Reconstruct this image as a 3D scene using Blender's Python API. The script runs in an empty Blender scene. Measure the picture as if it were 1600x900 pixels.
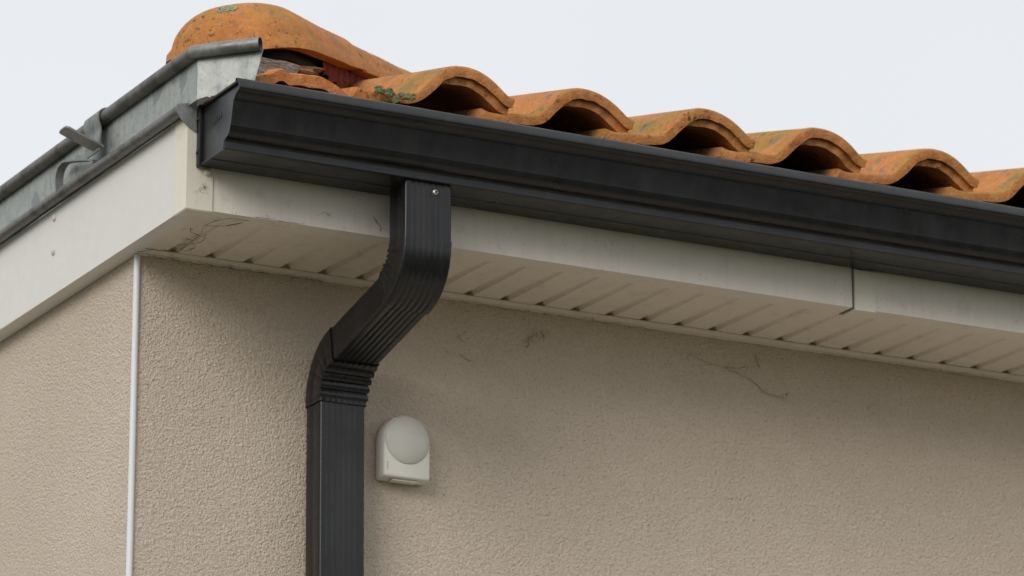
import bpy, bmesh, math, random
from mathutils import Vector, Matrix, noise as mnoise
R_ = math.radians
random.seed(7)
S = bpy.context.scene
COL = S.collection

# ---------------------------------------------------------------- camera
CAM_LOC = Vector((-2.508, -6.0466, -1.9488))
YAW, PITCH = 0.48478, 0.282486
FPX = 6648.9                                   # focal length in pixels of a 1600 wide picture
cd = bpy.data.cameras.new('camera'); cam = bpy.data.objects.new('camera', cd); COL.objects.link(cam)
fwd = Vector((math.sin(YAW)*math.cos(PITCH), math.cos(YAW)*math.cos(PITCH), math.sin(PITCH)))
rgt = Vector((math.cos(YAW), -math.sin(YAW), 0)); upv = rgt.cross(fwd)
M = Matrix((rgt, upv, -fwd)).transposed().to_4x4(); M.translation = CAM_LOC
cam.matrix_world = M
cd.sensor_width = 36; cd.lens = FPX/1600*36; cd.clip_start = .1; cd.clip_end = 3000
cd.dof.use_dof = True; cd.dof.focus_distance = 6.45; cd.dof.aperture_fstop = 9
S.camera = cam

# ---------------------------------------------------------------- sky, sun, exposure
SUN_EL, SUN_AZ = R_(27), R_(-54)               # azimuth measured from -Y towards -X when negative
w = bpy.data.worlds.new('World'); S.world = w; w.use_nodes = True
nt = w.node_tree; bg = nt.nodes['Background']; bg.inputs[1].default_value = .1
sky = nt.nodes.new('ShaderNodeTexSky'); sky.sky_type = 'NISHITA'; sky.sun_disc = False
sky.sun_elevation = SUN_EL; sky.sun_rotation = math.pi - SUN_AZ * -1
tc = nt.nodes.new('ShaderNodeTexCoord')
cl = nt.nodes.new('ShaderNodeTexNoise'); cl.inputs['Scale'].default_value = 2.2; cl.inputs['Detail'].default_value = 4
nt.links.new(tc.outputs['Generated'], cl.inputs['Vector'])
cr = nt.nodes.new('ShaderNodeValToRGB')
cr.color_ramp.elements[0].position = .3; cr.color_ramp.elements[0].color = (.80, .835, .86, 1)
cr.color_ramp.elements[1].position = .7; cr.color_ramp.elements[1].color = (.96, .98, 1.0, 1)
nt.links.new(cl.outputs['Fac'], cr.inputs['Fac'])
gain = nt.nodes.new('ShaderNodeVectorMath'); gain.operation = 'SCALE'; gain.inputs['Scale'].default_value = 8.1
nt.links.new(cr.outputs['Color'], gain.inputs[0])
mx = nt.nodes.new('ShaderNodeMix'); mx.data_type = 'RGBA'; mx.inputs['Factor'].default_value = .92
nt.links.new(sky.outputs['Color'], mx.inputs['A']); nt.links.new(gain.outputs['Vector'], mx.inputs['B'])
nt.links.new(mx.outputs['Result'], bg.inputs['Color'])

sd = bpy.data.lights.new('sun', 'SUN'); sun = bpy.data.objects.new('sun', sd); COL.objects.link(sun)
sd.energy = 1.5; sd.angle = R_(30); sd.color = (1, .955, .89)
sdir = Vector((math.sin(SUN_AZ)*math.cos(SUN_EL), -math.cos(SUN_AZ)*math.cos(SUN_EL), math.sin(SUN_EL)))
sun.rotation_euler = sdir.to_track_quat('Z', 'Y').to_euler(); sun.location = (-6, -6, 8)

S.view_settings.view_transform = 'Standard'; S.view_settings.look = 'None'
S.view_settings.gamma = 1; S.view_settings.exposure = .25; S.view_settings.use_curve_mapping = False
S.render.engine = 'CYCLES'; S.render.resolution_x = 1024; S.render.resolution_y = 576

# ---------------------------------------------------------------- helpers
def tag(o, label=None, cat=None, group=None, kind=None):
    if label: o['label'] = label
    if cat: o['category'] = cat
    if group: o['group'] = group
    if kind: o['kind'] = kind
    return o
def empty(name, loc=(0, 0, 0)):
    o = bpy.data.objects.new(name, None); COL.objects.link(o); o.location = loc; o.empty_display_size = .05
    return o
def link(name, me, mat, parent=None, sharp=35):
    if mat and not me.materials: me.materials.append(mat)
    for q in me.polygons: q.use_smooth = True
    me.set_sharp_from_angle(angle=R_(sharp))
    o = bpy.data.objects.new(name, me); COL.objects.link(o)
    put(o, parent)
    return o
def world_loc(o):
    v = o.location.copy()
    while o.parent: o = o.parent; v += o.location
    return v
def put(o, parent):
    # meshes are built in world coordinates; parents are only ever translated
    if parent:
        o.parent = parent
        o.location -= world_loc(parent)
def pyd(name, v, f, mat, parent=None, sharp=35, fix=True):
    me = bpy.data.meshes.new(name); me.from_pydata([tuple(a) for a in v], [], f); me.validate()
    if fix:
        bm = bmesh.new(); bm.from_mesh(me); bmesh.ops.recalc_face_normals(bm, faces=bm.faces); bm.to_mesh(me); bm.free()
    return link(name, me, mat, parent, sharp)
def box(name, lo, hi, mat, parent=None, bev=.0015):
    bm = bmesh.new()
    bmesh.ops.create_cube(bm, size=1)
    for v in bm.verts:
        for i in range(3): v.co[i] = lo[i] + (v.co[i] + .5)*(hi[i]-lo[i])
    if bev: bmesh.ops.bevel(bm, geom=bm.edges, offset=bev, segments=2, affect='EDGES', profile=.5)
    me = bpy.data.meshes.new(name); bm.to_mesh(me); bm.free()
    return link(name, me, mat, parent)
def prism(name, prof, axis, lo, hi, mat, parent=None, closed=True, sharp=35, cuts=1):
    """closed outline of 2-D points swept along an axis"""
    n = len(prof); v = []; f = []
    for i in range(cuts+1):
        t = lo + (hi-lo)*i/cuts
        for a, b in prof:
            v.append({'X': (t, a, b), 'Y': (a, t, b), 'Z': (a, b, t)}[axis])
    for i in range(cuts):
        for j in range(n): f.append((i*n+j, i*n+(j+1) % n, (i+1)*n+(j+1) % n, (i+1)*n+j))
    f.append(tuple(range(n))); f.append(tuple(range(cuts*n, cuts*n+n)))
    return pyd(name, v, f, mat, parent, sharp)
def offset_poly(pts, d):
    """open polyline thickened to a closed outline, d to its left"""
    out = []
    for i, p in enumerate(pts):
        a = Vector(pts[max(i-1, 0)]); b = Vector(pts[min(i+1, len(pts)-1)])
        t = (b-a).normalized(); out.append((p[0]-t.y*d, p[1]+t.x*d))
    return list(pts) + out[::-1]
def smooth_line(pts, k=4):
    out = []
    n = len(pts)
    for i in range(n-1):
        p0, p1, p2, p3 = (Vector(pts[max(i-1, 0)]), Vector(pts[i]), Vector(pts[i+1]), Vector(pts[min(i+2, n-1)]))
        for j in range(k):
            t = j/k
            out.append(tuple(.5*((2*p1)+(p2-p0)*t+(2*p0-5*p1+4*p2-p3)*t*t+(3*p1-p0-3*p2+p3)*t**3)))
    out.append(tuple(pts[-1])); return out
def tube(name, pts, r, mat, parent=None, seg=14, cap=True, wob=0, sharp=50, radii=None):
    pts = [Vector(p) for p in pts]; v = []; f = []
    for i, p in enumerate(pts):
        t = (pts[min(i+1, len(pts)-1)]-pts[max(i-1, 0)]).normalized()
        u = t.cross(Vector((0, 0, 1)))
        if u.length < .05: u = t.cross(Vector((0, 1, 0)))
        u.normalize(); q = t.cross(u)
        rr = radii[i] if radii else r
        rr *= 1 + (mnoise.noise(p*9)*wob if wob else 0)
        for k in range(seg):
            a = 2*math.pi*k/seg
            v.append(p + u*math.cos(a)*rr + q*math.sin(a)*rr)
    for i in range(len(pts)-1):
        for k in range(seg): f.append((i*seg+k, i*seg+(k+1) % seg, (i+1)*seg+(k+1) % seg, (i+1)*seg+k))
    if cap: f.append(tuple(range(seg))[::-1]); f.append(tuple(range((len(pts)-1)*seg, len(pts)*seg)))
    return pyd(name, v, f, mat, parent, sharp)
def strap(name, pts, side, wd, th, mat, parent=None):
    """flat metal strip following pts; side = width direction"""
    pts = [Vector(p) for p in pts]; side = Vector(side).normalized(); v = []; f = []
    for i, p in enumerate(pts):
        t = (pts[min(i+1, len(pts)-1)]-pts[max(i-1, 0)]).normalized()
        n = t.cross(side).normalized()
        for a, b in ((-1, -1), (1, -1), (1, 1), (-1, 1)):
            ww = wd
            e_ = len(pts)-1-i
            if e_ < 4 and name == 'bracket_tongue': ww = wd*(.45, .72, .88, .96)[e_]
            v.append(p + side*a*ww/2 + n*b*th/2)
    for i in range(len(pts)-1):
        for k in range(4): f.append((i*4+k, i*4+(k+1) % 4, (i+1)*4+(k+1) % 4, (i+1)*4+k))
    f.append((3, 2, 1, 0)); e = (len(pts)-1)*4; f.append((e, e+1, e+2, e+3))
    return pyd(name, v, f, mat, parent)
def disc(name, c, nrm, r, h, mat, parent=None, seg=14, dome=.5):
    """round screw or rivet head"""
    c = Vector(c); n = Vector(nrm).normalized(); u = n.orthogonal().normalized(); q = n.cross(u); v = []; f = []
    rings = [(r, -.002), (r, h*dome), (r*.8, h*.85), (r*.4, h)]
    for rr, hh in rings:
        for k in range(seg):
            a = 2*math.pi*k/seg; v.append(c+n*hh+(u*math.cos(a)+q*math.sin(a))*rr)
    for i in range(len(rings)-1):
        for k in range(seg): f.append((i*seg+k, i*seg+(k+1) % seg, (i+1)*seg+(k+1) % seg, (i+1)*seg+k))
    f.append(tuple(range(3*seg, 4*seg)))
    return pyd(name, v, f, mat, parent, 45)

# ---------------------------------------------------------------- materials
class Mat:
    def __init__(s, name, rough=.6, metal=0, spec=.5):
        s.m = bpy.data.materials.new(name); s.m.use_nodes = True; s.t = s.m.node_tree
        s.b = s.t.nodes['Principled BSDF']; s.b.inputs['Roughness'].default_value = rough
        s.b.inputs['Metallic'].default_value = metal; s.b.inputs['Specular IOR Level'].default_value = spec
        s.g = s.t.nodes.new('ShaderNodeNewGeometry'); s.oi = s.t.nodes.new('ShaderNodeObjectInfo')
        s.pos = s.g.outputs['Position']
    def scaled(s, sc, off=(0, 0, 0), src=None):
        n = s.t.nodes.new('ShaderNodeMapping'); n.inputs['Scale'].default_value = sc; n.inputs['Location'].default_value = off
        s.t.links.new(src or s.pos, n.inputs['Vector']); return n.outputs[0]
    def noise(s, scale, detail=4, rough=.55, vec=None, dist=0):
        n = s.t.nodes.new('ShaderNodeTexNoise'); n.inputs['Scale'].default_value = scale; n.inputs['Detail'].default_value = detail
        n.inputs['Roughness'].default_value = rough; n.inputs['Distortion'].default_value = dist
        s.t.links.new(vec or s.pos, n.inputs['Vector']); return n.outputs['Fac']
    def voro(s, scale, feat='F1', vec=None, rnd=1):
        n = s.t.nodes.new('ShaderNodeTexVoronoi'); n.feature = feat; n.inputs['Scale'].default_value = scale; n.inputs['Randomness'].default_value = rnd
        s.t.links.new(vec or s.pos, n.inputs['Vector']); return n.outputs['Distance']
    def rng(s, v, a, b, c=0, d=1):
        n = s.t.nodes.new('ShaderNodeMapRange'); n.inputs[1].default_value = a; n.inputs[2].default_value = b
        n.inputs[3].default_value = c; n.inputs[4].default_value = d; s.t.links.new(v, n.inputs[0]); return n.outputs[0]
    def math(s, op, a, b):
        n = s.t.nodes.new('ShaderNodeMath'); n.operation = op
        for i, x in enumerate((a, b)):
            if isinstance(x, (int, float)): n.inputs[i].default_value = x
            else: s.t.links.new(x, n.inputs[i])
        return n.outputs[0]
    def mix(s, fac, a, b, mode='MIX'):
        n = s.t.nodes.new('ShaderNodeMix'); n.data_type = 'RGBA'; n.blend_type = mode
        for key, x in (('Factor', fac), ('A', a), ('B', b)):
            if isinstance(x, (int, float)): n.inputs[key].default_value = x
            elif isinstance(x, tuple): n.inputs[key].default_value = (*x, 1)
            else: s.t.links.new(x, n.inputs[key])
        return n.outputs['Result']
    def color(s, c):
        if isinstance(c, tuple): s.b.inputs['Base Color'].default_value = (*c, 1)
        else: s.t.links.new(c, s.b.inputs['Base Color'])
        return s
    def rough(s, v): s.t.links.new(v, s.b.inputs['Roughness']); return s
    def bump(s, h, strength=.5, dist=.002):
        n = s.t.nodes.new('ShaderNodeBump'); n.inputs['Strength'].default_value = strength; n.inputs['Distance'].default_value = dist
        s.t.links.new(h, n.inputs['Height'])
        s.t.links.new(n.outputs[0], s.b.inputs['Normal']); return s

def stucco():
    k = Mat('render_stucco', .92, spec=.2)
    a = k.noise(215, 4, .62, dist=.35); b = k.noise(1, 3, .6, k.scaled((95, 95, 150)), dist=.2); v = k.voro(300)
    h = k.math('ADD', k.math('MULTIPLY', a, 1.0), k.math('ADD', k.math('MULTIPLY', b, .6), k.math('MULTIPLY', v, .25)))
    big = k.rng(k.noise(1.7, 4), .3, .7)
    c = k.mix(big, (.665, .556, .455), (.72, .610, .505))
    c = k.mix(k.rng(k.noise(14, 5, .7), .35, .7, 0, .35), c, (.60, .49, .385))
    c = k.mix(k.rng(a, .28, .50, .62, 0), c, (.42, .325, .24))              # relief shading painted into the pits
    c = k.mix(k.rng(k.noise(330, 2), .62, .72, 0, .5), c, (.80, .70, .59))  # pale grains
    sp = k.math('MULTIPLY', k.rng(k.voro(60), .06, .12, 1, 0), k.rng(k.noise(23, 2), .50, .62))
    c = k.mix(k.math('MULTIPLY', sp, .6), c, (.20, .13, .08))              # dark grains
    k.color(c); k.bump(h, .9, .0065); return k.m
def pvc(name, base, dirt=.4, streak=False):
    k = Mat(name, .42, spec=.4)
    c = k.mix(k.rng(k.noise(5, 4), .3, .7, 0, .5), base, tuple(x*.93 for x in base))
    if streak:
        s = k.noise(1, 5, .65, k.scaled((70, 70, 5)))
        c = k.mix(k.rng(s, .45, .8, 0, .22), c, (.46, .41, .35))
    d = k.math('MULTIPLY', k.rng(k.voro(120), .06, .16, 1, 0), k.rng(k.noise(17, 3, .6), .46, .62))
    c = k.mix(k.math('MULTIPLY', d, dirt), c, (.13, .09, .06))             # fly specks
    c = k.mix(k.rng(k.noise(26, 6, .7), .55, .8, 0, dirt*.6), c, (.42, .35, .27))
    k.color(c); k.rough(k.rng(k.noise(40, 3), .3, .7, .36, .55)); k.bump(k.noise(18, 2), .12, .002); return k.m
def lacquer(name, base=(.0095, .0095, .0112)):
    k = Mat(name, .34, spec=.4)
    d = k.noise(1, 5, .6, k.scaled((38, 38, 4)))
    c = k.mix(k.rng(d, .45, .8, 0, .5), base, (.030, .029, .029))
    c = k.mix(k.math('MULTIPLY', k.rng(k.voro(90), .05, .10, 1, 0), k.rng(k.noise(9, 3), .58, .66)), c, (.12, .105, .085))
    k.color(c); k.rough(k.rng(k.noise(22, 5, .6), .3, .75, .24, .42)); k.bump(k.noise(7, 2), .15, .004); return k.m
def zinc(name, base, dark, metal=.55):
    k = Mat(name, .5, metal, .5)
    n = k.noise(30, 6, .65, dist=1.2); s = k.noise(1, 5, .7, k.scaled((90, 90, 22)))
    c = k.mix(k.rng(n, .35, .68), tuple(x*.86 for x in base), tuple(x*1.14 for x in base))
    c = k.mix(k.rng(s, .46, .72, 0, .6), c, dark)
    fl = k.math('MULTIPLY', k.rng(k.noise(150, 3, .7), .56, .66), .45)
    c = k.mix(fl, c, tuple(x*.8 for x in dark))
    bl = k.math('MULTIPLY', k.rng(k.noise(17, 5, .62, dist=.8), .54, .60), .8)
    c = k.mix(bl, c, tuple(x*1.0 for x in dark))
    k.color(c); k.rough(k.rng(n, .3, .7, .42, .68)); k.bump(n, .2, .0015); return k.m
def clay(name, tone=(1, 1, 1), lichen=.6, spots=.47, relief=.6):
    k = Mat(name, .8, spec=.25)
    off = k.t.nodes.new('ShaderNodeVectorMath'); off.operation = 'ADD'
    sc = k.t.nodes.new('ShaderNodeVectorMath'); sc.operation = 'SCALE'; sc.inputs[0].default_value = (7, 3, 5)
    k.t.links.new(k.oi.outputs['Random'], sc.inputs['Scale']); k.t.links.new(k.pos, off.inputs[0]); k.t.links.new(sc.outputs[0], off.inputs[1])
    P = off.outputs[0]
    T = lambda c: tuple(a*b for a, b in zip(c, tone))
    c = k.mix(k.rng(k.noise(6, 5, .6, P), .32, .68), T((.47, .165, .048)), T((.58, .235, .078)))
    c = k.mix(k.rng(k.oi.outputs['Random'], 0, 1, 0, .45), c, T((.49, .235, .062)))
    c = k.mix(k.rng(k.noise(17, 7, .72, P), .48, .72, 0, .7), c, T((.36, .115, .040)))
    c = k.mix(k.rng(k.noise(75, 5, .7, P), .50, .68, 0, .45), c, T((.70, .36, .16)))
    c = k.mix(k.rng(k.noise(120, 4, .7, P), .54, .68, 0, .5), c, T((.25, .10, .04)))
    up = k.t.nodes.new('ShaderNodeSeparateXYZ'); k.t.links.new(k.g.outputs['Normal'], up.inputs[0])
    upm = k.rng(up.outputs['Z'], -.1, .6)
    ye = k.math('MULTIPLY', k.math('MULTIPLY', k.rng(k.noise(8, 7, .72, P), .47, .62), upm), lichen)
    c = k.mix(ye, c, (.30, .19, .030))
    gr = k.math('MULTIPLY', k.math('MULTIPLY', k.rng(k.noise(26, 7, .75, P), .53, .64), upm), lichen)
    c = k.mix(gr, c, (.19, .155, .11))
    pg = k.math('MULTIPLY', k.math('MULTIPLY', k.rng(k.noise(48, 5, .7, P), .62, .68), k.rng(k.noise(7, 3, .6, P), .5, .6)), lichen)
    c = k.mix(pg, c, (.30, .32, .19))
    sp = k.math('MULTIPLY', k.rng(k.noise(95, 5, .65, P), .57, .63), k.rng(k.noise(10, 4, .65, P), spots, spots+.11))
    c = k.mix(k.math('MULTIPLY', sp, .85), c, (.05, .04, .026))
    k.color(c); k.bump(k.math('ADD', k.noise(60, 6, .65, P), k.math('MULTIPLY', k.noise(260, 2, .5, P), .5)), relief, .004); return k.m
def plain(name, col, rough=.8, var=.3, scale=40, metal=0, bump=.3):
    k = Mat(name, rough, metal, .3); n = k.noise(scale, 5, .65)
    k.color(k.mix(k.rng(n, .3, .7), tuple(x*(1-var) for x in col), tuple(x*(1+var) for x in col))); k.bump(n, bump, .003); return k.m

M_STUCCO = stucco()
M_PVC = pvc('white_pvc', (.70, .68, .64), .30)
M_PVC_F = pvc('white_pvc_streaked', (.75, .69, .615), .75, True)
M_PVC_C = pvc('cream_pvc', (.72, .672, .565), .5)
M_SOF = pvc('soffit_pvc', (.75, .665, .565), 1.0)
M_BEADW = pvc('corner_bead_pvc', (.72, .74, .77), .15)
M_BLK = lacquer('anthracite_lacquer')
M_ZINC = zinc('zinc_sheet', (.38, .395, .37), (.21, .225, .235), .4)
M_TUBE = zinc('zinc_bead', (.20, .19, .18), (.11, .10, .10), .6)
M_STRAP = zinc('galvanised_strap', (.27, .275, .265), (.17, .17, .165), .55)
M_CLAY = clay('terracotta', (1, 1, 1), .95)
M_CLAYH = clay('terracotta_hip', (1.0, .93, .9), .6, .44, .3)
M_CLAYC = clay('terracotta_cut', (1.12, 1.05, 1.05), .05)
M_PLAST = plain('sensor_plastic', (.72, .70, .64), .45, .04, 12, bump=.03)
M_LENS = plain('sensor_lens', (.58, .56, .51), .38, .05, 30, bump=.03)
M_SCREW = plain('screw_steel', (.55, .52, .47), .35, .2, 200, .8)
M_SCREWP = plain('screw_cap_cream', (.60, .56, .47), .5, .15, 200)
M_WOOD = None
M_DARK = plain('dark_fill', (.03, .026, .024), .9, .2)  # near-black fill for slits, sockets and hollows meant to read dark
M_BOARD = plain('roof_sheathing', (.10, .07, .05), .9, .3)
M_RED = plain('red_closure_strip', (.21, .045, .035), .85, .35, 120)
M_MOSS = plain('moss_green', (.15, .155, .075), .95, .45, 180, bump=.8)
M_LICH = plain('lichen_pale', (.34, .37, .25), .95, .25, 200, bump=.8)
M_WEB = plain('cobweb_dust', (.11, .078, .052), .95, .4, 90)
k = Mat('weathered_wood', .9, spec=.2)
g = k.noise(1, 6, .7, k.scaled((50, 420, 600)))
k.color(k.mix(k.rng(g, .35, .62), (.07, .055, .045), (.36, .32, .28))); k.bump(g, .9, .004); M_WOOD = k.m
k = Mat('bounce_terrace_concrete', .9, spec=.2)
k.color(k.mix(k.rng(k.noise(9, 6, .7), .3, .7), (.38, .345, .29), (.48, .44, .38))); k.bump(k.voro(70), .5, .004); M_TERR = k.m
k = Mat('unseen_lawn', .95, spec=.2)
k.color(k.mix(k.rng(k.noise(3, 8, .7), .3, .7), (.040, .055, .022), (.085, .095, .040))); k.bump(k.noise(90, 4), .9, .03); M_LAWN = k.m

# ---------------------------------------------------------------- ground
GZ = -3.4
ground = pyd('ground', [(-300, -300, GZ), (300, -300, GZ), (300, 300, GZ), (-300, 300, GZ)], [(0, 1, 2, 3)], M_LAWN)  # out of view; dark lawn chosen to keep gutter reflections low
tag(ground, 'unseen dark green lawn added to darken gutter reflections', kind='structure')
bounce_terrace = box('bounce_terrace', (-2.2, -2.9, GZ+.004), (9.2, 8, GZ+.05), M_TERR, None, .005)  # out of view; added to bounce light onto wall and soffit
tag(bounce_terrace, 'unseen pale concrete slab added to bounce light up under the eave', kind='structure')

# ---------------------------------------------------------------- house: walls, fascias, soffit
W, D = 6.0, 4.2                                # house plan, corner in view at 0,0
A, B = .267, .031                              # front and side overhang
house = empty('house', (0, 0, GZ))
tag(house, 'beige stucco house corner with white eaves and terracotta tiled hip roof', 'house')
box('wall', (0.001, 0, GZ), (W, .2, .0015), M_STUCCO, house, 0)['label'] = 'shaded beige stucco wall under the deep eave'
box('wall', (0, .2005, GZ), (.2, D, .0015), M_STUCCO, house, 0)['label'] = 'lighter beige stucco wall on the left of the corner'
box('wall', (W-.2, .2005, GZ), (W, D-.2005, .0015), M_STUCCO, house, 0)
box('wall', (.2005, D-.2, GZ), (W, D, .0015), M_STUCCO, house, 0)
# side wall skin reaches the corner: thin return so both faces share the arris
box('corner_return', (-.0008, .0005, GZ), (.0006, .2, .001), M_STUCCO, house, 0)
# corner bead, rounded PVC nosing
pr = []
for i in range(13):
    a = math.pi*.5*(-1.35) + i/12*math.pi*1.35
    pr.append((-.0005+.0052*math.cos(math.pi*1.25+ (i-6)/12*math.pi*1.2), -.0005+.0052*math.sin(math.pi*1.25+(i-6)/12*math.pi*1.2)))
prism('corner_bead', pr, 'Z', GZ, -.0022, M_BEADW, house)

# front fascia: two L-shaped lengths meeting under a joint cover
def fascia_profile(front, z0, z1, lip):
    return [(front, z0), (front, z1), (front+.010, z1), (front+.010, z0+.004), (front+lip, z0+.004), (front+lip, z0)]
JX0, JX1 = 1.181, 1.221
prism('fascia_board', fascia_profile(-A, 0, .185, .042), 'X', -.0295, JX0+.006, M_PVC_F, house)
prism('fascia_board', fascia_profile(-A, 0, .185, .042), 'X', JX1-.014, W+.03, M_PVC_F, house)
jc = prism('fascia_joint_cover', [(-A-.0052, -.0045), (-A-.0052, .066), (-A-.0005, .066), (-A-.0005, -.0008), (-A+.038, -.0008), (-A+.038, -.0045)], 'X', JX0, JX1, M_PVC_C, house)
jc['label'] = 'cream cover strip over the joint of the front fascia'
# dark slit left of the joint cover
box('joint_gap_seal', (JX0-.0022, -A-.0008, -.0012), (JX0-.0005, -A+.042, .17), M_DARK, house, 0)
box('joint_gap_seal', (JX1+.0002, -A-.0006, -.0010), (JX1+.0012, -A+.042, .066), M_DARK, house, 0)
# side fascia, L profile in XZ
prism('fascia_board', [(-B, 0), (-B, .152), (-B+.008, .152), (-B+.008, .004), (-.0015, .004), (-.0015, 0)], 'Y', -A+.0005, D+.3, M_PVC, house)['label'] = 'clean white side fascia below the zinc gutter'
# corner cover in cream plastic
cv = []
prof = [(-B-.0025, -A+.046), (-B-.0025, -A-.0025), (.011, -A-.0025), (.011, -A-.0004), (-B-.0004, -A-.0004), (-B-.0004, -A+.046)]
cc = prism('fascia_corner_cover', prof, 'Z', -.0015, .158, M_PVC_C, house)
cc['label'] = 'cream corner cover where the two fascias meet'
box('corner_cover_foot', (-B-.0015, -A-.0015, -.0030), (.010, -A+.0455, -.0008), M_PVC_C, house, .0006)
disc('screw_cap', (.0005, -A-.0025, .0605), (0, -1, 0), .0055, .005, M_SCREWP, house)
for z in (.134, .075): disc('fascia_pin', (-B, .286, z), (-1, 0, 0), .006, .004, M_SCREWP, house)

# eave soffit: grooved boards, each a piece of its own
PITCHB = .0667
def board_mesh():
    v = []; f = []
    for y, gw, gd in ((-A+.010, .011, .0015), (-.12, .0160, .0056), (-.03, .0185, .0130), (.0, .0185, .0130)):
        pr = [(0, 0), (PITCHB-gw, 0)]
        for i in range(1, 8):
            t = i/8; pr.append((PITCHB-gw+gw*t, gd*math.sin(math.pi*t**.8)**.8))
        P = pr+[(PITCHB, 0), (PITCHB, .0165), (0, .0165)]; n = len(P)
        for a, b in P: v.append((a, y, b))
    for r in range(3):
        for j in range(n): f.append((r*n+j, r*n+(j+1) % n, (r+1)*n+(j+1) % n, (r+1)*n+j))
    f.append(tuple(range(n))); f.append(tuple(range(3*n, 4*n)))
    me = bpy.data.meshes.new('soffit_board'); me.from_pydata(v, [], f)
    bm = bmesh.new(); bm.from_mesh(me); bmesh.ops.recalc_face_normals(bm, faces=bm.faces); bm.to_mesh(me); bm.free()
    return me
bme = board_mesh()
x = .053-PITCHB+.006
i = 0
while x < W-.1:
    o = link('soffit_board', bme, M_SOF, None); o.location = (x+.0001*random.uniform(-1, 1), 0, .0042+random.uniform(0, .0006)); put(o, house)
    x += PITCHB; i += 1
# trim along the wall that closes the grooves
prism('soffit_trim', [(-.0235, .0024), (-.0235, .0040), (-.0005, .0040), (-.0005, -.0018), (-.004, -.0018), (-.005, .0018)], 'X', -.0015, W, M_SOF, house)
# added dark sheet behind the soffit so that the groove ends stay dark
box('soffit_blackout', (.0, -A+.012, .024), (W, -.001, .030), M_DARK, house, 0)

# ---------------------------------------------------------------- roof with tiles
TP = .235                                       # roof pitch as a tangent
EY = -.34                                       # front edge of the eave tiles
HC = .236                                       # hip runs over x = y + HC
def zs(y): return .186 + TP*(y-EY)
ry = 2.0; rx0 = ry+HC; rx1 = W-.236-(ry-0)
e0 = -.262
v = [(e0+HC+.10, e0+.10, zs(e0+.10)), (W+.05, e0+.0, zs(e0)), (rx1, ry, zs(ry)), (rx0, ry, zs(ry)),
     (.10, e0, zs(e0)), (e0+HC+.16, 4.4, zs(e0+.16)), (W+.05, 4.4, zs(e0))]
roof = pyd('roof', v, [(0, 4, 1, 2, 3), (0, 3, 5), (5, 3, 2, 6), (6, 2, 1)], M_BOARD, house)
roof['label'] = 'boarded roof deck under the tiles'

PROF = [(-.178, .2165), (-.165, .2135), (-.150, .2135), (-.135, .2150), (-.118, .2175), (-.102, .2185), (-.088, .2195), (-.074, .2250), (-.060, .2390), (-.044, .2560),
        (-.030, .2672), (-.015, .2737), (0, .2757), (.016, .2752), (.032, .2722), (.048, .2664), (.062, .2590), (.074, .2510), (.083, .2445), (.090, .2410), (.099, .2395)]
PROF = smooth_line(PROF, 3)
def tile_mesh(seed, length=.44, th=.0170):
    rnd = random.Random(seed)
    P = [Vector((a, b-.2755)) for a, b in PROF]; n = len(P)
    N = []
    for i in range(n):
        t = (P[min(i+1, n-1)]-P[max(i-1, 0)]).normalized(); N.append(Vector((t.y, -t.x)))     # downward normal
    v = []; f = []
    # rows: (y, lift of the upper face, underside depth)
    wob = [.0022*mnoise.noise(Vector((P[i].x*45, seed*5.3, 0))) for i in range(n)]
    rows = [(.0, -.0048, th*.98), (.0012, -.0022, th), (.0035, -.0006, th), (.0075, 0, th), (.03, 0, th), (.15, .0, th), (.30, 0, th), (length, 0, th)]
    for ri, (y, dz, t_) in enumerate(rows):
        for i in range(n):
            yy = y + (wob[i] if ri < 2 else 0)
            v.append((P[i].x, yy, P[i].y+dz + mnoise.noise(Vector((P[i].x*14, y*9, seed*3.1)))*.0016))
    top = len(v)
    for ri, (y, dz, t_) in enumerate(rows):
        for i in range(n):
            yy = y + (wob[i]*1.8 if ri < 2 else 0) + (.0015 if ri == 0 else 0)
            q = P[i]+N[i]*(t_ + (mnoise.noise(Vector((P[i].x*60, 3, seed)))*.0016 if ri < 2 else 0))
            v.append((q.x, yy, q.y))
    R = len(rows)
    for r in range(R-1):
        for i in range(n-1):
            a = r*n+i; f.append((a, a+1, a+n+1, a+n)); a += top; f.append((a, a+n, a+n+1, a+1))
    for i in range(n-1):
        f.append((i, top+i, top+i+1, i+1)); a = (R-1)*n+i; f.append((a, a+1, top+a+1, top+a))
    for r in range(R-1):
        a = r*n; f.append((a, a+n, top+a+n, top+a)); a += n-1; f.append((a, top+a, top+a+n, a+n))
    # inner rebate: a second, set-back layer seen as the inner ring of the arch
    lo = next(i for i in range(n) if P[i].x > -.062); hi = n-2
    base = len(v); m = hi-lo+1
    for y in (.009, length*.9):
        for extra in (.0, .0140):
            for i in range(lo, hi+1):
                u_ = min(1, (i-lo)/9); e = extra*u_*u_*(3-2*u_)
                q = P[i]+N[i]*(th-.001+e*1.0)
                v.append((q.x, y+wob[i]*2.2, q.y))
    for i in range(m-1):
        a = base+i; b = base+m+i; c = base+2*m+i; d = base+3*m+i
        f.append((a, b, b+1, a+1)); f.append((b, d, d+1, b+1)); f.append((c, c+1, d+1, d))
    f.append((base, base+2*m, base+3*m, base+m)); e = m-1; f.append((base+e, base+m+e, base+3*m+e, base+2*m+e))
    me = bpy.data.meshes.new('roof_tile'); me.from_pydata(v, [], f); me.validate()
    bm = bmesh.new(); bm.from_mesh(me); bmesh.ops.recalc_face_normals(bm, faces=bm.faces); bm.to_mesh(me); bm.free()
    return me
TM = [tile_mesh(s) for s in (1, 2, 3, 5)]
tilt = math.atan(TP)
XT0, XTP = .407, .2236
EXP = .405
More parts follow.
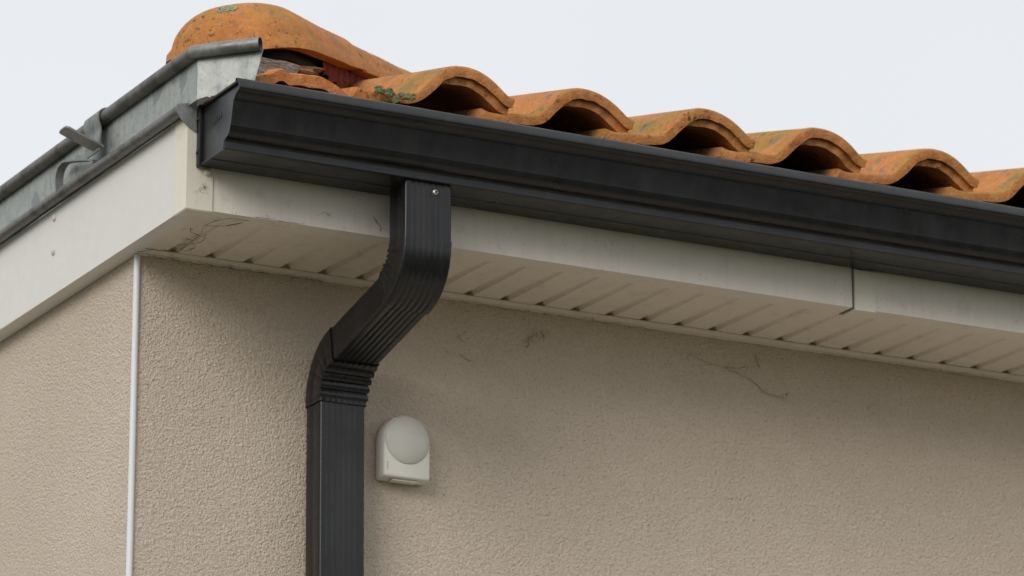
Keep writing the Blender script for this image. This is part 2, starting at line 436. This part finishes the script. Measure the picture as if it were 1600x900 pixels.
for r in range(5):
    for kx in range(0, 12):
        X = XT0+XTP*kx; Y = EY+EXP*r
        if X-.15 < Y+HC+.09 and r > 0: continue
        o = link('roof_tile', TM[(kx*7+r*3) % 4], M_CLAY, None, 40)
        o.location = (X+random.uniform(-.003, .003), Y+random.uniform(-.005, .005), .2785+TP*(Y-EY)+.012*(r > 0)+random.uniform(-.0012, .0012))
        o.rotation_euler = (tilt-.02*(r > 0)+random.uniform(-.006, .006), 0, random.uniform(-.008, .008))
        put(o, roof)
# tiles of the left slope, drawing back from the zinc gutter behind the hip
for r in range(3):
    for ky in range(0, 6):
        Yc = .50+.2236*ky; Xf = .17+EXP*r
        if Yc-.15 < Xf-HC+.12+.3: continue
        o = link('roof_tile', TM[(ky+r) % 4], M_CLAY, None, 40)
        o.location = (Xf, Yc, .262+TP*(Xf+.104)-.012+.012*(r > 0))
        o.rotation_euler = Matrix.Rotation(-math.pi/2, 4, 'Z').to_euler(); o.rotation_euler = (tilt-.02, 0, -math.pi/2)
        put(o, roof)

# cut tile beside the hip: low flat-topped piece with a thick broken front
ctp = smooth_line([(.020, .196), (.045, .206), (.066, .213), (.080, .2175), (.088, .2235), (.098, .2245), (.108, .2205), (.130, .2210), (.152, .2215), (.168, .2185), (.182, .2115), (.194, .2030), (.206, .1965), (.222, .1945), (.245, .1950)], 2)
v = []; f = []; n = len(ctp)
for (y, dz, sh) in ((EY+.004, -.0035, 0), (EY+.011, 0, 0), (EY+.06, .014, .004), (EY+.13, .030, .010)):
    for a, b in ctp: v.append((a+sh, y+mnoise.noise(Vector((a*60, 1, 2)))*.004-(a-.02)*.08, b+dz+mnoise.noise(Vector((a*40, y*30, 5)))*.0015))
nt_ = len(v)
for (y, dz, sh) in ((EY+.007, -.021, 0), (EY+.011, -.021, 0), (EY+.06, -.008, .004), (EY+.13, .008, .010)):
    for a, b in ctp: v.append((a+sh, y+mnoise.noise(Vector((a*60, 1, 2)))*.004-(a-.02)*.08, b+dz+mnoise.noise(Vector((a*45, 9, 5)))*.004))
for r in range(3):
    for i in range(n-1):
        a = r*n+i; f.append((a, a+1, a+n+1, a+n)); a += nt_; f.append((a, a+n, a+n+1, a+1))
for i in range(n-1):
    f.append((i, nt_+i, nt_+i+1, i+1)); a = 3*n+i; f.append((a, a+1, nt_+a+1, nt_+a))
for r in range(3):
    a = r*n; f.append((a, a+n, nt_+a+n, nt_+a)); a += n-1; f.append((a, nt_+a, nt_+a+n, a+n))
o = pyd('cut_roof_tile', v, f, M_CLAYC, roof, 28); o['label'] = 'fresh orange cut tile wedged between hip and first eave tile'
# mortar bed below the cut tile
pts = smooth_line([(.03, .178), (.07, .184), (.11, .190), (.15, .1925), (.18, .186), (.21, .177), (.25, .175)], 3)
v = []; f = []; n = len(pts)
for y in (EY+.016, EY+.13):
    for a, b in pts: v.append((a, y+mnoise.noise(Vector((a*50, 4, y)))*.006, b+.008))
    for a, b in pts: v.append((a, y, .155))
for i in range(n-1):
    f += [(i, n+i, n+i+1, i+1), (2*n+i, 2*n+i+1, 3*n+i+1, 3*n+i), (i, i+1, 2*n+i+1, 2*n+i)]
pyd('mortar_bed', v, f, plain('mortar_red_brown', (.20, .095, .055), .95, .35, 60, bump=.8), roof)

# hip tiles: domed starter and the tapering tiles above it
H0 = Vector((.142, -.094, .320)); HT = .285
hu = Vector((1, 1, HT)).normalized(); hs = Vector((1, -1, 0)).normalized(); hn = hs.cross(hu).normalized()
def hip(name, s0, s1, w0, w1, h0, h1, dome=0, lift=0, mat=M_CLAYH, seed=0):
    rows = []
    if dome:
        for i in range(10):
            a = math.pi/2*(1-i/10)
            rows.append((s0-dome*math.sin(a), max(.03, math.cos(a))**.62, max(.03, math.cos(a))**.72))
    ns = 8
    for i in range(ns+1): rows.append((s0+(s1-s0)*i/ns, 1, 1))
    v = []; f = []; K = 28
    th = .013
    for lay in (0, 1):
        for (s, kw, kh) in rows:
            t = max(0, (s-s0)/(s1-s0)); ww = (w0+(w1-w0)*t)*kw-th*lay; hh = (h0+(h1-h0)*t)*kh-th*lay
            ww = max(ww, .002); hh = max(hh, .002)
            for j in range(K+1):
                a = math.pi*j/K; c, sn = math.cos(a), math.sin(a)
                x_ = -math.copysign(abs(c)**.86, c)*ww; z_ = abs(sn)**.86*hh
                fl = .0085*max(0, min(1, 2.4-sn*14))*(1 if lay == 0 else 0)                # small flared rim at the foot
                x_ += math.copysign(fl, x_)*min(1, abs(x_)*40)
                P = H0+hu*s+hs*x_+hn*(z_+lift)
                P += hn*mnoise.noise(P*12+Vector((seed, 0, 0)))*.003
                v.append(P)
    R = len(rows); k1 = K+1; off = R*k1
    for r in range(R-1):
        for j in range(K):
            a = r*k1+j; f.append((a, a+k1, a+k1+1, a+1)); a += off; f.append((a, a+1, a+k1+1, a+k1))
    for r in range(R-1):
        for j in (0, K):
            a = r*k1+j; f.append((a, a+k1, off+a+k1, off+a))
    for j in range(K):
        f.append((j, j+1, off+j+1, off+j)); a = (R-1)*k1+j; f.append((a, off+a, off+a+1, a+1))
    return pyd(name, v, f, mat, roof, 40)
o = hip('hip_starter_tile', 0, .245, .119, .116, .092, .079, dome=.115); o['label'] = 'rounded end tile closing the foot of the hip'
for i in range(2):
    hip('hip_tile', .225+.36*i, .225+.36*i+.42, .1145, .111, .0785-.016*i, .061-.016*i, lift=-.001-.004*i, seed=i+3)

hip('hip_dark_fill', -.02, 1.0, .082, .075, .066, .050, dome=.06, lift=-.012, mat=M_DARK)  # dark filler added so the hollow under the hip reads as black shade
# weathered batten end and a broken tile chip in the mouth of the hip
def lump(name, c, size, mat, parent, seed, rot=0, amp=.15):
    bm = bmesh.new(); bmesh.ops.create_cube(bm, size=1); bmesh.ops.subdivide_edges(bm, edges=bm.edges, cuts=5, use_grid_fill=True)
    for q in bm.verts:
        q.co += q.co.normalized()*mnoise.noise(q.co*3+Vector((seed, 0, 0)))*amp
        q.co = Vector((q.co.x*size[0], q.co.y*size[1], q.co.z*size[2])); q.co = Matrix.Rotation(rot, 3, 'Z') @ q.co; q.co += Vector(c)
    me = bpy.data.meshes.new(name); bm.to_mesh(me); bm.free(); return link(name, me, mat, parent, 40)
lump('batten_end', (.070, -.268, .240), (.15, .05, .030), M_WOOD, roof, 3, R_(6), .12)['label'] = 'grey split end of a wooden batten'
lump('tile_chip', (.150, -.250, .2535), (.075, .05, .014), plain('old_tile_brown', (.19, .105, .06), .95, .4, 90, bump=.7), roof, 5, R_(4), .2)
# red pleated closure strip hanging from the hip foot
v = []; f = []; NS = 70; NT = 9
for i in range(NS+1):
    s = .09+.42*i/NS
    drop = .018+.052*max(0, 1-abs(i/NS-.52)/.55)
    for j in range(NT+1):
        t = j/NT; a = H0+hu*s+hs*(.100-.004*t)+hn*(.006-drop*t)
        a += hs*(.0045*math.sin(i*1.35+.8*t)*(.3+t)) + Vector((0, 0, .004*math.sin(i*2.1)*t*t))
        v.append(a)
for i in range(NS):
    for j in range(NT): a = i*(NT+1)+j; f.append((a, a+1, a+NT+2, a+NT+1))
o = pyd('closure_strip', v, f, M_RED, roof, 60); o['label'] = 'dark red pleated closure strip under the hip tile'

# ---------------------------------------------------------------- black box gutter
gut = empty('rain_gutter', (-.016, -A, .067))
tag(gut, 'anthracite ogee rain gutter along the front eave below the terracotta tiles', 'gutter')
gp = [(.003, .163), (.003, .070), (.006, .067), (.030, .0668), (.050, .0664), (.0512, .0650), (.0528, .0650), (.054, .0664), (.085, .0668), (.1005, .0668), (.1046, .0676), (.1054, .0686), (.1050, .0740), (.1042, .0796), (.1046, .0806),
      (.1065, .0822), (.1120, .0835), (.1180, .0855), (.1225, .0890), (.1255, .0945), (.1268, .0985), (.1280, .0990), (.1290, .1040), (.1330, .1200), (.1368, .1350), (.1372, .1365), (.1388, .1370), (.1410, .1405), (.1455, .1440), (.1510, .1462), (.1560, .1478),
      (.1582, .1500), (.1585, .1522), (.1575, .1545), (.1545, .1595), (.1515, .1645), (.1494, .1678), (.1470, .1692), (.1435, .1690), (.1415, .1660)]
gpy = [(-A-d, z) for d, z in gp]
prism('trough', offset_poly(gpy, -.0016), 'X', -.016, W+.06, M_BLK, gut, sharp=40, cuts=24)
# end cap, set back a little inside the trough edge
inner = [(-A-d+.0008*(1 if d > .05 else -1), z+.0006) for d, z in gp[1:36]]
top = [(-A-.148, .1615), (-A-.004, .1615)]
prism('end_cap', inner+top, 'X', -.0125, -.0105, M_BLK, gut)
box('end_cap_flange', (-.0185, -A-.0150, .0655), (-.0127, -A-.0030, .1655), M_BLK, gut, .0012)
box('end_cap_rim', (-.0175, -A-.1495, .1600), (-.0128, -A-.0155, .1640), plain('gutter_rim_brown', (.045, .030, .026), .5, .3), gut, .0008)
for z in (.142, .088): disc('rivet', (-.0185, -A-.009, z), (-1, 0, 0), .0035, .0025, M_BLK, gut)
for i in range(4):
    box('embossed_mark', (-.0133, -A-.060-.0085*i, .1205+.0010*i), (-.0126, -A-.0535-.0085*i, .1275+.0010*i), M_BLK, gut, .0003)

# ---------------------------------------------------------------- downpipe
PX0, PX1, PD = .2965, .3785, .058
dp = empty('downpipe', ((PX0+PX1)/2, -.036, GZ))
tag(dp, 'anthracite ribbed rectangular downpipe with two crimped elbows', 'downpipe')
def section(ribs=6, depth=.0013):
    """outline in (x, n); n = +1 side faces away from the wall"""
    hw, hd, r = (PX1-PX0)/2, PD/2, .0045; pts = []
    cx = (PX0+PX1)/2
    def arc(x0, n0, a0):
        for i in range(4):
            a = a0+math.pi/2*i/3; pts.append((cx+x0+r*math.cos(a), n0+r*math.sin(a)))
    arc(hw-r, hd-r, 0)
    span = 2*(hw-r); m = 60
    for i in range(1, m):
        t = i/m; d = 0
        for q in range(ribs):
            c = .16+.70*q/(ribs-1); d = max(d, math.exp(-((t-c)/.030)**2))
        pts.append((cx+hw-r-span*t, hd-depth*d))
    arc(-hw+r, hd-r, math.pi/2)
    for i in range(1, 14):
        t = i/14; pts.append((cx-hw+.0010*math.exp(-((t-.5)/.16)**2), hd-r-2*(hd-r)*t))
    arc(-hw+r, -hd+r, math.pi)
    for i in range(1, 10): pts.append((cx-hw+r+span*i/10, -hd))
    arc(hw-r, -hd+r, math.pi*1.5)
    return pts
SEC = section(); SECN = len(SEC); PCX = (PX0+PX1)/2
def pipe(name, rings, mat=M_BLK, thick=True):
    """rings: (y, z, angle of travel below horizontal, growth, pleat, inner side sign)"""
    v = []; f = []
    for (y, z, ang, gr, pl, inn) in rings:
        # travel direction d = (cos, -sin) in (Y into wall, Z); outward normal o
        o_ = Vector((-math.sin(ang), -math.cos(ang)))
        for (x, n) in SEC:
            wgt = (n*inn/(PD/2)+1)/2
            if inn > 0 and pl != 0 and n > PD/2-.003: n += (PD/2-n)*.75
            g_ = gr+pl*wgt
            kx = 1+g_/((PX1-PX0)/2); kn = 1+g_/(PD/2)
            v.append((PCX+(x-PCX)*kx, y+o_.x*n*kn, z+o_.y*n*kn))
    R = len(rings)
    for r in range(R-1):
        for j in range(SECN): f.append((r*SECN+j, r*SECN+(j+1) % SECN, (r+1)*SECN+(j+1) % SECN, (r+1)*SECN+j))
    return pyd(name, v, f, mat, dp, 38)
HP = math.pi/2
ANG = R_(11)                                    # the offset piece falls 13 degrees towards the wall
yU, yL = -.3355, -.0335
pipe('outlet_piece', [(yU, .0665, HP, 0, 0, 1), (yU, -.018, HP, 0, 0, 1), (yU, -.034, HP, 0, 0, 1)])
def elbow(name, start, a0, a1, rad, inn, nseg, amp, ext0, ext1):
    y, z = start; rings = []; a = a0
    rings.append((y-math.cos(a)*ext0, z+math.sin(a)*ext0, a, .0010, 0, inn)); rings.append((y, z, a, .0010, 0, inn))
    for i in range(nseg):
        sub = 6
        for q in range(sub):
            t0 = a0+(a1-a0)*(i+q/sub)/nseg; t1 = a0+(a1-a0)*(i+(q+1)/sub)/nseg; am = (t0+t1)/2
            L = rad*abs(t1-t0); y += math.cos(am)*L; z -= math.sin(am)*L
            p_ = [.35, .75, .95, 1.0, .8, -.25][q]
            if q == 0: jit = .7+.6*random.random()
            rings.append((y, z, t1, .0006, amp*p_*jit, inn))
    rings.append((y+math.cos(a1)*ext1, z-math.sin(a1)*ext1, a1, .0010, 0, inn))
    return pipe(name, rings), (y+math.cos(a1)*ext1, z-math.sin(a1)*ext1)
_, (ey, ez) = elbow('upper_elbow', (yU, -.030), HP, ANG, .064, -1, 6, .0032, .006, .004)
# lower elbow worked out backwards from the wall run
rad2 = .079
ly, lz = yL, -.214
sy = ly-rad2*(1-math.cos(HP-ANG)) if False else ly-rad2*(1-math.sin(ANG))
sz = lz+rad2*math.cos(ANG)
slope = math.atan2(ez-sz, sy-ey)
pipe('offset_pipe', [(ey-.004, ez+.004*math.tan(slope), slope, -.0008, 0, 1), ((ey+sy)/2, (ez+sz)/2, slope, -.0008, 0, 1), (sy+.004, sz-.004*math.tan(slope), slope, -.0008, 0, 1)])
elbow('lower_elbow', (sy, sz), ANG, HP, rad2, 1, 5, .0026, .004, .006)
pipe('wall_pipe', [(yL+.0005, -.2135, HP, -.0012, 0, 1), (yL-.002, -.40, HP-.018, -.0012, 0, 1), (yL-.012, -.9, HP-.01, -.0012, 0, 1), (yL-.012, GZ+.08, HP, -.0012, 0, 1)])
disc('screw', (.3755-.027, yU-PD/2, .0525), (0, -1, 0), .0048, .004, M_SCREW, dp)
disc('screw_socket', (.3755-.027, yU-PD/2-.0045, .0525), (0, -1, 0), .0018, .0004, M_DARK, dp)
for z in (-1.2, -2.6):
    box('pipe_clip', (PX0-.006, yL-.012-PD/2-.004, z-.012), (PX1+.006, -.0005, z+.012), M_BLK, dp, .001)

# ---------------------------------------------------------------- zinc side gutter
zg = empty('zinc_gutter', (-.034, -.3, .15))
tag(zg, 'weathered zinc gutter with rolled beads above the white side fascia', 'gutter')
KX, KY, KZ = -.0345, -.304, .2395               # kink of the upper bead
EX, EYY = .0400, -.3790                         # free end, turned 45 degrees over the black gutter
def sheet(name, rows, th, mat, nrm):
    v = []; f = []; n = len(rows[0]); nrm = Vector(nrm)
    for lay in (0, 1):
        for r in rows:
            for q in r: v.append(Vector(q)+nrm*th*lay)
    R = len(rows); off = R*n
    for r in range(R-1):
        for j in range(n-1): a = r*n+j; f += [(a, a+1, a+n+1, a+n), (off+a, off+a+n, off+a+n+1, off+a+1)]
    for r in range(R-1): a = r*n; f.append((a, a+n, off+a+n, off+a)); a += n-1; f.append((a, off+a, off+a+n, a+n))
    for j in range(n-1): f.append((j, off+j, off+j+1, j+1)); a = (R-1)*n+j; f.append((a, a+1, off+a+1, off+a))
    return pyd(name, v, f, mat, zg, 40)
ys = [KY, -.266, -.261]+[-.25+(D+.55)*(i/30)**1.6 for i in range(31)]
wv = lambda y, z: .0012*mnoise.noise(Vector((y*5, z*20, 0)))
sheet('side_sheet', [[(KX+wv(y, z), y, max(z, .1635 if y < -.262 else 0)) for y in ys] for z in (.150, .19, .215, .2365)], .0012, M_ZINC, (1, 0, 0))
endrows = []
for z, cut in ((.1715, -.010), (.19, -.0065), (.215, -.0015), (.236, .002)):
    r = []
    for i in range(7):
        t = i/6; r.append((KX+.0004+(EX+cut-KX)*t, KY-.0004+(EYY-cut-KY)*t, (z if z > .18 else (.1635 if t < .1 else .1665))+.001*math.sin(t*3)))
    endrows.append(r)
o = sheet('end_sheet', endrows, .0012, M_ZINC, Vector((1, 1, 0)).normalized()); o['label'] = 'turned zinc end reaching over the black gutter'
UR, LR = .0108, .0092
bx = KX-.0075
up = [(bx, KY+.0, KZ-.001)]+[(bx, y, KZ-.001) for y in ys[6:]]
tube('upper_bead', up, UR, M_TUBE, zg, 18, wob=.02)
tube('end_bead', [(bx-.001, KY+.006, KZ-.0005), (bx+.001, KY-.004, KZ), (EX*.5+bx*.5-.004, (KY+EYY)/2-.006, KZ+.0008), (EX-.0055, EYY-.0075, KZ+.0015)], UR*.97, M_STRAP, zg, 20, cap=False, wob=.01)
# hollow of the end bead: short open sleeve with wall thickness
d = Vector((1, -1, 0)).normalized(); c = Vector((EX-.0055, EYY-.0075, KZ+.0015)); ring = []
v = []; f = []; seg = 20; u_ = Vector((0, 0, 1)); q_ = d.cross(u_)
for (s, rr) in ((0, UR*.97), (.0005, UR*.95), (.0005, UR*.88), (-.03, UR*.88)):
    for kk in range(seg):
        a = 2*math.pi*kk/seg; v.append(c+d*s+(u_*math.cos(a)+q_*math.sin(a))*rr)
for i in range(3):
    for kk in range(seg): f.append((i*seg+kk, i*seg+(kk+1) % seg, (i+1)*seg+(kk+1) % seg, (i+1)*seg+kk))
f.append(tuple(range(3*seg, 4*seg)))
pyd('bead_mouth', v, f, M_TUBE, zg)
lx, lz_ = -.0445, .1570
tube('lower_bead', [(lx, -.268, lz_)]+[(lx, y, lz_+.0006*math.sin(y*6)) for y in [-.2, -.1, 0, .1, .2, .35, .5, .8, 1.2, 2, 3, 4.4]], LR, M_TUBE, zg, 18, wob=.02)
# end plate: curved leaf closing the lower bead against the black gutter
pl = [(lx-.0085, .163), (lx-.0100, .158), (lx-.0080, .150), (lx-.0030, .142), (lx+.004, .135), (lx+.012, .129), (lx+.0245, .1225), (lx+.0250, .1730), (lx+.010, .1675)]
prism('end_plate', pl, 'Y', -.2725, -.2703, M_STRAP, zg)
# hook bracket: strap round the upper bead, flat tongue, lower loop
hy = .075
br = []
for i in range(11):
    a = math.pi*(1.15-1.35*i/10); br.append((bx+(UR+.0022)*math.cos(a+math.pi*.0), hy, KZ-.001+(UR+.0022)*math.sin(a)))
loop = [(bx+.013, hy, KZ-.004), (bx+.008, hy, KZ+.011), (bx-.002, hy, KZ+.0125), (bx-.011, hy, KZ+.007), (bx-.0135, hy, KZ-.002), (bx-.012, hy, KZ-.012), (bx-.0085, hy, KZ-.024), (bx-.0095, hy, KZ-.036), (bx-.010, hy, KZ-.060)]
strap('bracket_strap', smooth_line(loop, 3), (0, 1, 0), .062, .0022, M_STRAP, zg)
strap('bracket_tongue', smooth_line([(bx-.0060, hy-.02, KZ-.0560), (bx-.0110, hy-.02, KZ-.0525), (bx-.022, hy-.019, KZ-.0480), (bx-.042, hy-.018, KZ-.0405), (bx-.062, hy-.017, KZ-.0325), (bx-.0675, hy-.017, KZ-.0303), (bx-.0705, hy-.017, KZ-.0291)], 3), (0, 1, .0), .036, .003, M_STRAP, zg)
strap('bracket_loop', smooth_line([(-.047, .226, .1560), (-.049, .226, .1740), (-.050, .223, .1870), (-.050, .214, .1975), (-.050, .200, .2015), (-.050, .185, .2000), (-.050, .130, .1865), (-.048, .085, .1740), (-.046, .07, .166)], 3), (1, 0, 0), .014, .003, M_STRAP, zg)
disc('rivet', (bx-.0135, hy-.02, KZ+.003), (-1, 0, .2), .0022, .0016, M_SCREW, zg)

# ---------------------------------------------------------------- wall sensor
sx0, sx1, sz0, syf = .4265, .5095, -.3225, -.032
scx = (sx0+sx1)/2; sr = (sx1-sx0)/2; szc = -.2595
sen = empty('wall_sensor', (scx, 0, szc))
tag(sen, 'small white domed sensor box fixed to the stucco beside the downpipe', 'sensor')
def dshape(gr, n=22):
    pts = []
    r = sr+gr; cr_ = .004
    pts += [(scx-r+cr_, sz0-gr), (scx+r-cr_, sz0-gr), (scx+r-.001, sz0-gr+.001), (scx+r, sz0-gr+cr_)]
    for i in range(n+1):
        a = math.pi*i/n; pts.append((scx+r*math.cos(a), szc+r*math.sin(a)))
    pts += [(scx-r, sz0-gr+cr_), (scx-r+.001, sz0-gr+.001)]
    return pts
v = []; f = []
lv = [(-.0005, -.001), (-.004, .0), (-.0045, .0018), (syf+.004, .0006), (syf+.001, -.0008), (syf, -.003)]
for y, gr in lv:
    for a, b in dshape(gr): v.append((a, y, b))
n = len(dshape(0))
for i in range(len(lv)-1):
    for j in range(n): f.append((i*n+j, i*n+(j+1) % n, (i+1)*n+(j+1) % n, (i+1)*n+j))
f.append(tuple(range((len(lv)-1)*n, len(lv)*n)))
pyd('housing', v, f, M_PLAST, sen, 40)
v = []; f = []; K = 40; RR = sr-.0012
prof_ = [(1, .001), (.99, -.0008), (.93, -.0027), (.84, -.0046), (.7, -.0067), (.52, -.0085), (.3, -.0099), (.12, -.0103)]
for (rr, dy) in prof_:
    for j in range(K):
        a = 2*math.pi*j/K; v.append((scx+RR*rr*math.cos(a), syf+dy, szc+RR*rr*math.sin(a)))
for i in range(len(prof_)-1):
    for j in range(K): f.append((i*K+j, i*K+(j+1) % K, (i+1)*K+(j+1) % K, (i+1)*K+j))
f.append(tuple(range((len(prof_)-1)*K, len(prof_)*K)))
pyd('lens_dome', v, f, M_LENS, sen, 60)
box('bottom_cover', (scx-.024, syf+.007, sz0-.0042), (scx+.024, -.008, sz0-.0015), M_PLAST, sen, .0008)
for i in range(3): box('printed_mark', (sx0+.0055, syf-.0003, sz0+.012+.0045*i), (sx0+.0068, syf+.0005, sz0+.0150+.0045*i), plain('mark_grey', (.25, .24, .23), .7, .1), sen, 0)

# ---------------------------------------------------------------- cobwebs and dust strands
def web(label, strands, r=.0006, group='dusty cobwebs below the eave'):
    v = []; f = []; seg = 4; rnd = random.Random(len(label))
    todo = [(smooth_line(st[0], 5), r) for st in strands]
    for st, rr in list(todo):
        for _ in range(max(2, len(st)//3)):
            b_ = Vector(rnd.choice(st)); flat = [i for i in range(3) if abs(st[0][i]-st[-1][i]) > 1e-4]
            dv = [Vector([rnd.uniform(-.009, .009) if i in flat else 0 for i in range(3)]) for _q in range(2)]
            todo.append((smooth_line([tuple(b_), tuple(b_+dv[0]), tuple(b_+dv[0]+dv[1]*.8)], 4), rr*.42))
    for st, rr in todo:
        pts = [Vector(p) for p in st]
        pts = [p+Vector([mnoise.noise(p*160+Vector((k_*7, 0, 0)))*.0018 for k_ in range(3)]) for p in pts]
        b0 = len(v)
        for i, p in enumerate(pts):
            t = (pts[min(i+1, len(pts)-1)]-pts[max(i-1, 0)]).normalized(); u = t.orthogonal().normalized(); q = t.cross(u)
            ra = rr*.62*(.35+1.5*abs(mnoise.noise(p*140)))*(1 if 0 < i < len(pts)-1 else .3)
            for k_ in range(seg):
                a = 2*math.pi*k_/seg; v.append(p+(u*math.cos(a)+q*math.sin(a))*ra)
        for i in range(len(pts)-1):
            for k_ in range(seg): f.append((b0+i*seg+k_, b0+i*seg+(k_+1) % seg, b0+(i+1)*seg+(k_+1) % seg, b0+(i+1)*seg+k_))
    o = pyd('cobweb', v, f, M_WEB, None, 60); tag(o, label, 'cobweb', group); return o
def dirt_line(x0, x1, seed):
    rnd = random.Random(seed); pts = []; x = x0
    while x < x1: pts.append((x, -.0055+rnd.uniform(-.0006, .0006), -.0026+rnd.uniform(-.0014, .0008))); x += rnd.uniform(.008, .022)
    return pts
def onwall(p): return [(x, -.0016, z) for x, z in p]
web('long dusty cobweb strand sagging across the wall below the soffit', [(onwall([(1.004, -.034), (1.045, -.045), (1.085, -.052), (1.115, -.060), (1.145, -.070), (1.16, -.083), (1.18, -.089), (1.205, -.089)]),),
    (onwall([(1.085, -.052), (1.11, -.050), (1.13, -.046)]),), (onwall([(1.205, -.089), (1.214, -.080)]),), (onwall([(1.195, -.092), (1.207, -.093), (1.21, -.086)]),)], .0008)
web('forked dark cobweb tuft on the wall right of the downpipe elbow', [(onwall([(.700, -.066), (.708, -.060), (.707, -.050), (.716, -.044), (.724, -.042)]),), (onwall([(.735, -.052), (.735, -.040), (.728, -.033)]),), (onwall([(.735, -.040), (.742, -.035)]),), (onwall([(.708, -.050), (.702, -.049)]),)], .0010)
web('tiny slanting cobweb scrap close to the downpipe elbow', [(onwall([(.572, -.064), (.582, -.060), (.590, -.050)]),)], .0009)
web('short cobweb scrap on the wall above the domed sensor', [(onwall([(.575, -.090), (.590, -.100), (.602, -.102)]),)], .0007)
web('short upright cobweb strand just right of the long strand', [(onwall([(1.148, -.022), (1.152, -.036), (1.160, -.046)]),)], .0010)
web('faint cobweb scrap on the wall nearest the right border', [(onwall([(1.372, -.090), (1.383, -.082), (1.396, -.078)]),)], .0007)
so = lambda pts: [(x, y, -.0035) for x, y in pts]
web('branching brown cobweb in the soffit corner beside the corner cover', [(so([(.050, -.050), (.045, -.100), (.042, -.150), (.030, -.200), (.035, -.240), (.06, -.258), (.082, -.256)]),),
    (so([(.045, -.100), (.058, -.120), (.050, -.160)]),), (so([(.042, -.150), (.024, -.160), (.012, -.185)]),), (so([(.050, -.050), (.010, -.045), (-.010, -.020)]),), (so([(.044, -.120), (.030, -.125)]),),
    (so([(.030, -.200), (.055, -.215), (.075, -.245)]),), (so([(.045, -.100), (.034, -.085)]),), (so([(.046, -.110), (.062, -.085), (.058, -.060)]),)], .0009)
web('thin cobweb line along the soffit edge behind the front fascia', [([(.085, -A-.0012, .0005), (.11, -A-.0012, .0012), (.14, -A-.0012, .0005), (.17, -A-.0012, .0012)],), ([(.29, -A-.0015, .030), (.294, -A-.0015, .022), (.301, -A-.0015, .015), (.30, -A-.0015, .008)],), ([(.19, -A-.0015, .018), (.205, -A-.0015, .025), (.212, -A-.0015, .020)],)], .0007)

# ---------------------------------------------------------------- moss and lichen
def clump(name, label, pts, mat, r, n, flat=.6):
    bm = bmesh.new(); rnd = random.Random(len(label))
    for (c, nr, sp) in pts:
        c = Vector(c); nr = Vector(nr).normalized(); u = nr.orthogonal().normalized(); q = nr.cross(u)
        for i in range(n):
            a = rnd.random()*6.28; d = sp*math.sqrt(rnd.random())
            p = c+u*math.cos(a)*d*1.5+q*math.sin(a)*d*.8+nr*rnd.uniform(-.2, .6)*r
            g = bmesh.ops.create_icosphere(bm, subdivisions=1, radius=r*rnd.uniform(.5, 1.15), matrix=Matrix.Translation(p))
            for w_ in g['verts']:
                w_.co = p+(w_.co-p)*(1+.5*mnoise.noise(w_.co*900))
    me = bpy.data.meshes.new(name); bm.to_mesh(me); bm.free()
    o = link(name, me, mat, None, 60); tag(o, label, 'moss' if name == 'moss' else 'lichen', kind='stuff'); return o
clump('moss', 'green moss tufts in the valley of the first whole eave tile', [((.258, -.347, .213), (0, -.7, .7), .010), ((.276, -.345, .2115), (0, -.7, .7), .010), ((.300, -.349, .2085), (0, -.7, .7), .009), ((.312, -.349, .2095), (0, -.7, .7), .010), ((.285, -.352, .199), (0, -1, .2), .005)], M_MOSS, .0028, 44)
def on_hip(s, a):
    c, sn = math.cos(a), math.sin(a); k_ = math.sqrt(max(0, 1-(s/.115)**2)) if s < 0 else 1
    return H0+hu*s-hs*math.copysign(abs(c)**.86, c)*.119*k_**.62+hn*(abs(sn)**.86*.092*k_**.72)
clump('lichen', 'pale green lichen crust on the crown of the rounded hip end tile', [(on_hip(-.076, R_(86)), hn-hu*.6, .008), (on_hip(-.076, R_(91)), hn-hu*.6, .008), (on_hip(-.078, R_(96)), hn-hu*.6, .005)], M_LICH, .0019, 70)
web('thin dark thread of dirt along the wall top left of the downpipe', [(dirt_line(.02, .34, 4),)], .0009)
web('thin dark thread of dirt along the wall top right of the downpipe', [(dirt_line(.40, .95, 6),), (dirt_line(1.25, 1.66, 9),)], .0006)
web('little brown cobweb knot on the cream corner cover under the gutter end', [([(-.008, -A-.004, .026), (-.012, -A-.004, .033), (-.006, -A-.004, .0345), (0, -A-.004, .034)],), ([(-.006, -A-.004, .0345), (-.003, -A-.004, .0365)],)], .0007)
